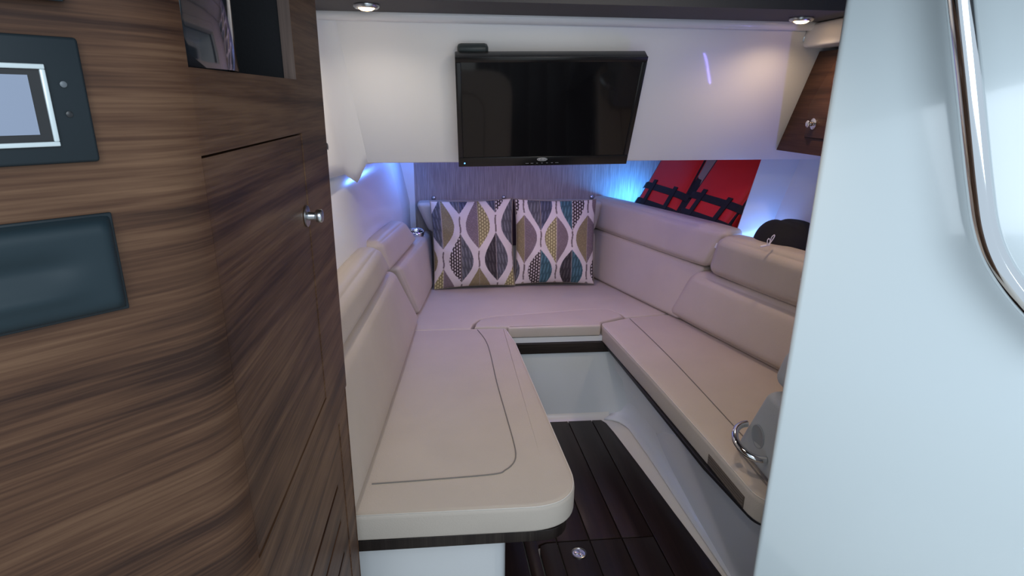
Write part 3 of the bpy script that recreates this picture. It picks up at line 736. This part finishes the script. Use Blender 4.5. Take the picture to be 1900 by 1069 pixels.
# lower carcass, with the locker door below the joint
LS0, LS1, LZ0, LZ1 = .077, .40, .16, .725
low = [(0, 0, LS0 - g, ZS - .003), (LS0 - g, LZ1 + g, DS1 + g, ZS - .003), (LS0 - g, 0, LS1 + g, LZ0 - g), (LS1 + g, 0, DS1 + g, LZ1 + g)]
body2 = skin('lower_panel', low, walnut, t=.018, d0=.003)
back = skin('carcass', [(.002, .001, S3, NZ0 - .002), (.002, NZ0 - .002, NS0 - .002, 1.69), (NS1 + .002, NZ0 - .002, S3, 1.69)], groove, t=.006, d0=.0185)
door = skin('door', [(DS0, DZ0, DS1, DZ1)], walnut, t=.016, d0=.0012)
# locker door, slotted: built as strips between the louvre slots
slots = [(.124, .6275, .38), (.124, .5535, .38), (.120, .480, .38), (.120, .407, .38), (.120, .334, .38), (.120, .26, .38)]
zz = []; rr_ = []
prev = LZ1
for s0, zc, s1 in slots:
    rr_.append((LS0, zc + .004, LS1, prev)); rr_ += [(LS0, zc - .004, s0, zc + .004), (s1, zc - .004, LS1, zc + .004)]; prev = zc - .004
rr_.append((LS0, LZ0, LS1, prev))
ldoor = skin('locker_door', rr_, walnut, t=.0155, d0=.0045)
louv = []
for s0, zc, s1 in slots:
    l = skin('louvre_slot', [(s0, zc - .004, s1, zc + .004)], black, t=.003, d0=.016); l.parent = ldoor; louv.append(l)
# niche: pale jamb board, black lining, smoked curved panel
jm = link('jamb', [(XC - .0005, YE - NS0, NZ0), (XC - .0005, YE - NS0, NZ1), (XC - .0150, YE - NS0 - .004, NZ1), (XC - .0150, YE - NS0 - .004, NZ0),
                   (XC - .0005, YE - NS0 + .004, NZ0), (XC - .0005, YE - NS0 + .004, NZ1), (XC - .0150, YE - NS0 + .004, NZ1), (XC - .0150, YE - NS0 + .004, NZ0)], BOXF, jamb_m, uvs=lambda c: (c.z, c.x))
nich = []
for a, b in (((-.50, .53, NZ0 - .012), (XC - .018, YE - NS0 + .01, NZ0 - .001)), ((-.50, .53, NZ1), (XC - .018, YE - NS0 + .01, NZ1 + .01)), ((-.50, .52, NZ0), (-.49, YE - NS0 + .01, NZ1)), ((-.50, YE - NS0 - .002, NZ0), (XC - .0155, YE - NS0 + .01, NZ1)), ((-.50, .52, NZ0), (-.30, .53, NZ1))):
    nich.append(box('niche_lining', a, b, blackfab))
smoke = plain('smoked_acrylic', (.018, .022, .028), .06, coat=1)
sv = []; sf = []
QA = Vector((XC - .010, .5445)); QB_ = onX(428, 130, XC - .026); QB = Vector((QB_.x, QB_.y))
QN = Vector(((QB - QA).y, -(QB - QA).x)).normalized()
for k in range(15):
    t = k / 14; p_ = QA + (QB - QA) * t + QN * .024 * math.sin(math.pi * t)
    sv += [(p_.x, p_.y, NZ0 + .001), (p_.x, p_.y, NZ1)]
for k in range(14): sf.append((2 * k, 2 * k + 2, 2 * k + 3, 2 * k + 1))
sk = link('smoked_panel', sv, sf, smoke, smooth=True); sk.modifiers.new('s', 'SOLIDIFY').thickness = .003
sk['label'] = 'curved glossy smoked panel inside the open niche'
kb = Vector((XC, YE - .181, 1.1235)); kb = Vector(onX(569, 401, XC)); 
knob = lathe('knob', [(.0155, 0), (.0155, .0018), (.012, .003), (.0065, .0035), (.0055, .012), (.0085, .0135), (.0095, .016), (.0095, .021), (.008, .0225)], kb, (1, 0, 0), satin, 28)
knob['label'] = 'round brushed metal push knob'
far = link('end_panel', [(XC - .0001, YE - .001, ZS + .003), (XC - .0001, YE + .0005, ZS + .003), (-.45, YE + .0005, ZS + .003), (-.45, YE - .001, ZS + .003), (XC - .0001, YE - .001, 1.7), (XC - .0001, YE + .0005, 1.7), (-.45, YE + .0005, 1.7), (-.45, YE - .001, 1.7)], BOXF, walnut, uvs=lambda c: (c.x, c.z))
far2 = box('end_panel', (-.40, YE - .002, 0), (XC - .002, YE + .0005, ZS - .003), walnut, uvs=lambda c: (c.x, c.z))
adopt(cab, body, body2, back, door, ldoor, jm, *nich, sk, far, far2)
knob.parent = door
for o in (knob,): pass

# devices on the rounded face of the cabinet
tdir = Vector((-math.sin(AN), -math.cos(AN), 0)); ndir = Vector((math.cos(AN), -math.sin(AN), 0))
Bp = prof_at(S2); Bp = Vector((Bp.x, Bp.y, 0))
def dv_(a, z, d): return Bp + tdir * a + Vector((0, 0, z)) + ndir * d
def dbox(name, a0, z0, a1, z1, d0, d1, mat, bevel=0, bseg=2):
    return hexa(name, [dv_(a0, z0, d0), dv_(a1, z0, d0), dv_(a1, z1, d0), dv_(a0, z1, d0), dv_(a0, z0, d1), dv_(a1, z0, d1), dv_(a1, z1, d1), dv_(a0, z1, d1)], mat, bevel, bseg)
cpn = thing('control_panel', 'dark slate control panel with a silver-framed grey display on the near cabinet face', 'control panel', dv_(.08, 1.24, 0))
q = [dbox('face_plate', .031, 1.2435, .16, 1.3265, .0005, .006, teal_plastic, .0022)]
fr_ = []
F0, F1, G0, G1 = .0535, .145, 1.2555, 1.3085
w_ = .0032
for r_ in ((F0, G0, F1, G0 + w_), (F0, G1 - w_, F1, G1), (F0, G0 + w_, F0 + w_, G1 - w_), (F1 - w_, G0 + w_, F1, G1 - w_)):
    fr_.append(dbox('silver_frame', *r_, .006, .0085, plain('pale_silver', (.62, .68, .68), .3, metal=.3), .0006))
q += fr_
q.append(dbox('screen_surround', F0 + w_, G0 + w_, F1 - w_, G1 - w_, .0055, .0065, black))
q.append(dbox('display', .0635, 1.2635, .137, 1.3015, .006, .0069, plain('grey_display', (.20, .23, .30), .3, emis=((.19, .23, .32), .22))))
for z in (1.2960, 1.2765):
    q.append(lathe('button', [(.0021, 0), (.0021, .0008), (.0012, .0012)], dv_(.0445, z, .006), ndir, plain('grey_button', (.10, .11, .12), .4) if z > 1.28 else black, 14))
adopt(cpn, *q)
ub = thing('upper_panel', 'black plastic panel edge at the very top left of the cabinet', 'control panel', dv_(.08, 1.36, 0))
adopt(ub, dbox('face_plate', .033, 1.3485, .16, 1.42, .0005, .009, black, .003), dbox('trim_lip', .036, 1.3478, .16, 1.3515, .009, .011, teal_plastic, .0008))
lbx = thing('latch_box', 'slate-blue moulded plastic box with a recessed grip, below the control panel', 'storage box', dv_(.08, 1.16, 0))
def moulded(a0, z0, a1, z1, depth):
    N = 28; v = []; f = []
    for j in range(N + 1):
        for i in range(N * 2 + 1):
            u = i / (2 * N); w = j / N
            ex = min(u * (a1 - a0), (1 - u) * (a1 - a0)); ez = min(w * (z1 - z0), (1 - w) * (z1 - z0))
            sx = min(1, ex / .010); sz = min(1, ez / .012)
            h = depth * (1 - (1 - sx) ** 2) ** .5 * (1 - (1 - sz) ** 2) ** .5
            a = a0 + u * (a1 - a0); z = z0 + w * (z1 - z0)
            # grip hollow along the middle, fading towards the right end
            k = 1 / (1 + math.exp(-(a - a0 - .034) / .006)); zz_ = (z - (z0 + z1) / 2)
            h += k * (-.0045 * math.exp(-((zz_ - .005) / .009) ** 2) + .003 * math.exp(-((zz_ + .016) / .006) ** 2))
            v.append(dv_(a, z, max(h, .0005)))
    W_ = 2 * N + 1
    for j in range(N):
        for i in range(2 * N): f.append((j * W_ + i, j * W_ + i + 1, (j + 1) * W_ + i + 1, (j + 1) * W_ + i))
    b0 = len(v); v += [dv_(a0, z0, 0), dv_(a1, z0, 0), dv_(a1, z1, 0), dv_(a0, z1, 0)]; f.append((b0, b0 + 1, b0 + 2, b0 + 3))
    return link('cover', v, f, slate2, smooth=True)
cvr = moulded(.031, 1.131, .15, 1.205, .014)
adopt(lbx, cvr, dbox('back_plate', .030, 1.130, .151, 1.206, .0, .003, teal_plastic, .001))

# black switch on the left liner
sw = onX(613, 275, -.345)
tag(lathe('wall_switch', [(.013, 0), (.013, .006), (.010, .010), (.004, .011)], (-.357, 1.76, 1.155), (1, -.1, 0), black, 20), 'small round black switch on the cream liner just past the cabinet edge', 'switch')

# ================================================================== RIGHT WALNUT LOCKER
XL = 1.09
lk = thing('wall_locker', 'dark walnut locker hung at the upper right beside the white beam', 'cabinet', (1.1, 1.85, 1.13))
uvl = lambda c: (c.y, c.z)
oy = lambda z: 2.0 - (z - 1.09) * math.tan(TB)
L0, L1 = 1.133, 1.431
locker = [(XL, oy(L0) - .006, L0), (XL, 1.30, L0 + .006), (XL, 1.30, L1), (XL, oy(L1) - .006, L1)]
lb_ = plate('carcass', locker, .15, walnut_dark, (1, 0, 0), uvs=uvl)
dr = [onX(1533, 143, XL), onX(1504, 195, XL), onX(1494, 254, XL)]
dpts = [(XL, dr[2].y, dr[2].z), (XL, 1.42, dr[2].z), (XL, 1.42, 1.40), (XL, 1.712, 1.40), (XL, dr[1].y, dr[1].z)]
dgap = plate('door_gap', [(XL - .0005, y + (.003 if y > 1.5 else -.003), z + (.003 if z > 1.3 else -.003)) for _, y, z in dpts], .001, groove, (1, 0, 0))
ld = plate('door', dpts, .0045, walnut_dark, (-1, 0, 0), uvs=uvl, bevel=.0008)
kp = onX(1510, 230, XL - .004)
kn = lathe('knob', [(.0165, 0), (.0165, .003), (.012, .005), (.007, .006), (.0065, .012), (.010, .015), (.0105, .020), (.007, .023)], kp, (-1, 0, 0), chrome, 24)
kn['label'] = 'round chrome push knob'
adopt(lk, lb_, dgap, ld); kn.parent = ld

# ================================================================== LIFE JACKETS
def jacket(label, e0, e1, shear, shr):
    """foam life jacket panel leaning on the flared hull side; e along, u up the slope"""
    base = hull((e0 + e1) / 2, 0, 0)
    T = thing('life_jacket', label, 'life jacket', base, 'red life jackets on the right shelf')
    def h(e, u, d): return hull(e + (shear + (shr - shear) * min(1.2, max(0, (e - e0) / (e1 - e0)))) * u, u, d)
    fo = softhex('foam_panel', [h(e0, .012, -.07), h(e1, .012, -.07), h(e1, .012, 0), h(e0, .012, 0), h(e0, .42, -.07), h(e1, .42, -.07), h(e1, .42, 0), h(e0, .42, 0)], red_foam, .028, .010)
    ps = [fo]
    W_ = e1 - e0
    def band(name, a, b, w, d=.011):
        """webbing from a to b (e,u)"""
        A_, B_ = Vector(a), Vector(b); t = (B_ - A_).normalized(); nrm = Vector((-t.y, t.x)) * w / 2
        vv = []; n = 10
        for k in range(n + 1):
            p = A_ + (B_ - A_) * k / n
            rise = 0
            for s in (-1, 1):
                q_ = p + nrm * s
                te = (q_.x - e0) / W_; bul = d * (1 - (2 * min(max(te, 0), 1) - 1) ** 4) ** .5 if 0 < te < 1 else 0
                edge = 0 if 0 <= te <= 1 else -.012
                for dd in (0, .004): vv.append(h(q_.x, q_.y, bul * .8 + dd + edge))
        ff = []
        for k in range(n):
            o = 4 * k
            ff += [(o + 1, o + 3, o + 7, o + 5), (o, o + 4, o + 6, o + 2), (o, o + 1, o + 5, o + 4), (o + 2, o + 6, o + 7, o + 3)]
        ff += [(0, 2, 3, 1), (4 * n, 4 * n + 1, 4 * n + 3, 4 * n + 2)]
        return link(name, vv, ff, strap_m, smooth=False)
    ps.append(band('strap', (e0 - .015, .145), (e1 + .030, .125), .032))
    ps.append(band('strap', (e0 - .015, .060), (e1 + .02, .040), .032))
    ps.append(band('keeper', (e0 + W_ * .25, .03), (e0 + W_ * .26, .175), .024, .014))
    ps.append(band('keeper', (e0 + W_ * .78, .03), (e0 + W_ * .80, .160), .024, .014))
    for s in (e0 + .001, e1 - .001): ps.append(softhex('edge_binding', [h(s - .006, .02, -.05), h(s + .006, .02, -.05), h(s + .006, .02, -.01), h(s - .006, .02, -.01), h(s - .006, .41, -.05), h(s + .006, .41, -.05), h(s + .006, .41, -.01), h(s - .006, .41, -.01)], strap_m, .004, 0))
    adopt(T, *ps); return T
jacket('far red life jacket with black webbing on the right shelf, nearest the woven far wall', -.03, .262, -.06, -.10)
jacket('near red life jacket with black webbing on the right shelf, beside the white web', .285, .562, .05, .12)
tan = softhex('collar', [hull(.245, .14, -.075), hull(.32, .14, -.075), hull(.32, .14, -.02), hull(.245, .14, -.02), hull(.215, .42, -.065), hull(.36, .42, -.065), hull(.36, .42, -.012), hull(.215, .42, -.012)], tan_foam, .02, .004)
nearj = [o for o in bpy.data.objects if o.name.startswith('life_jacket')][-1]
adopt(nearj, tan); tan['label'] = 'tan inner lining'
gap_filler = softhex('dark_gap_filler', [hull(.235, .0, -.06), hull(.30, .0, -.06), hull(.30, .0, -.01), hull(.235, .0, -.01), hull(.24, .25, -.06), hull(.29, .25, -.06), hull(.29, .25, -.015), hull(.24, .25, -.015)], strap_m, .012, .002)  # dark block filling the gap between the two jackets
adopt(nearj, gap_filler)

# ================================================================== CAP AND CORD
hc = Vector((1.17, 1.955, .776))
cap = thing('cap', 'black cloth cap with a white drawcord lying on the right shelf', 'cap', hc)
v = []; f = []; NU, NV = 40, 16
for j in range(NV + 1):
    ph = j / NV * math.pi / 2
    for i in range(NU):
        th = 2 * math.pi * i / NU
        rr = (1 + .05 * math.sin(3 * th + 1)) * (math.cos(ph) ** .62)
        v.append(hc + Vector((.115 * rr * math.cos(th), .11 * rr * math.sin(th), .118 * math.sin(ph) ** .9 * (1 - .07 * math.exp(-((math.cos(th) * rr + .1) / .12) ** 2)) + .001)))
for j in range(NV):
    for i in range(NU): f.append((j * NU + i, j * NU + (i + 1) % NU, (j + 1) * NU + (i + 1) % NU, (j + 1) * NU + i))
f.append(tuple(range(NU))[::-1])
crown = link('crown', v, f, blackfab, smooth=True)
brim = slab('brim', roundpoly([hc.xy + Vector(p) for p in [(.02, .11), (.10, -.02), (.20, .0), (.24, .09), (.17, .17)]], [.02, .04, .05, .05, .03]), .778, .784, blackfab, r=.002)
cpts = [(1412, 456), (1420, 455), (1428, 450), (1432, 440), (1437, 436), (1436, 441), (1428, 452), (1424, 455), (1424, 446), (1427, 443), (1429, 448), (1427, 456)]
cord = tube('cord', smoothpath([onY(x, y, 1.835 if i < 3 else 1.83) for i, (x, y) in enumerate(cpts)], 5), .0016, cord_m, ns=8)
tog = tube('cord_end', [onY(1411, 457.5, 1.835), onY(1418, 456, 1.834), onY(1426, 454.5, 1.833)], .0038, cord_m, ns=10, taper=[.8, 1, .6])
adopt(cap, crown, brim, cord, tog)

# ================================================================== GRAB RAIL
RN = Vector((-.594, -.805, 0))
RP = Vector((.591, .95, 0)) + RN * .056
pts = [onP(x, y, RP, RN) for x, y in [(1775, -90), (1782, 0), (1791, 85), (1800, 170), (1809, 260), (1818, 345), (1829, 420), (1850, 480), (1887, 537), (1935, 590), (2000, 650)]]
gr = thing('grab_rail', 'curved chrome grab rail on the near white partition', 'grab rail', pts[3])
gt = tube('rail', smoothpath(pts, 8), .0165, chrome, ns=24)
ends = []
for p in (pts[0] + Vector((0, 0, .05)), pts[-1]):
    ends.append(tube('bracket', [p, p - RN * .052], .010, chrome, ns=16))
ends.append(tube('rail_end', [pts[0], pts[0] + Vector((-.005, .003, .05))], .0165, chrome, ns=24))
adopt(gr, gt, *ends)

bpy.context.view_layer.update()
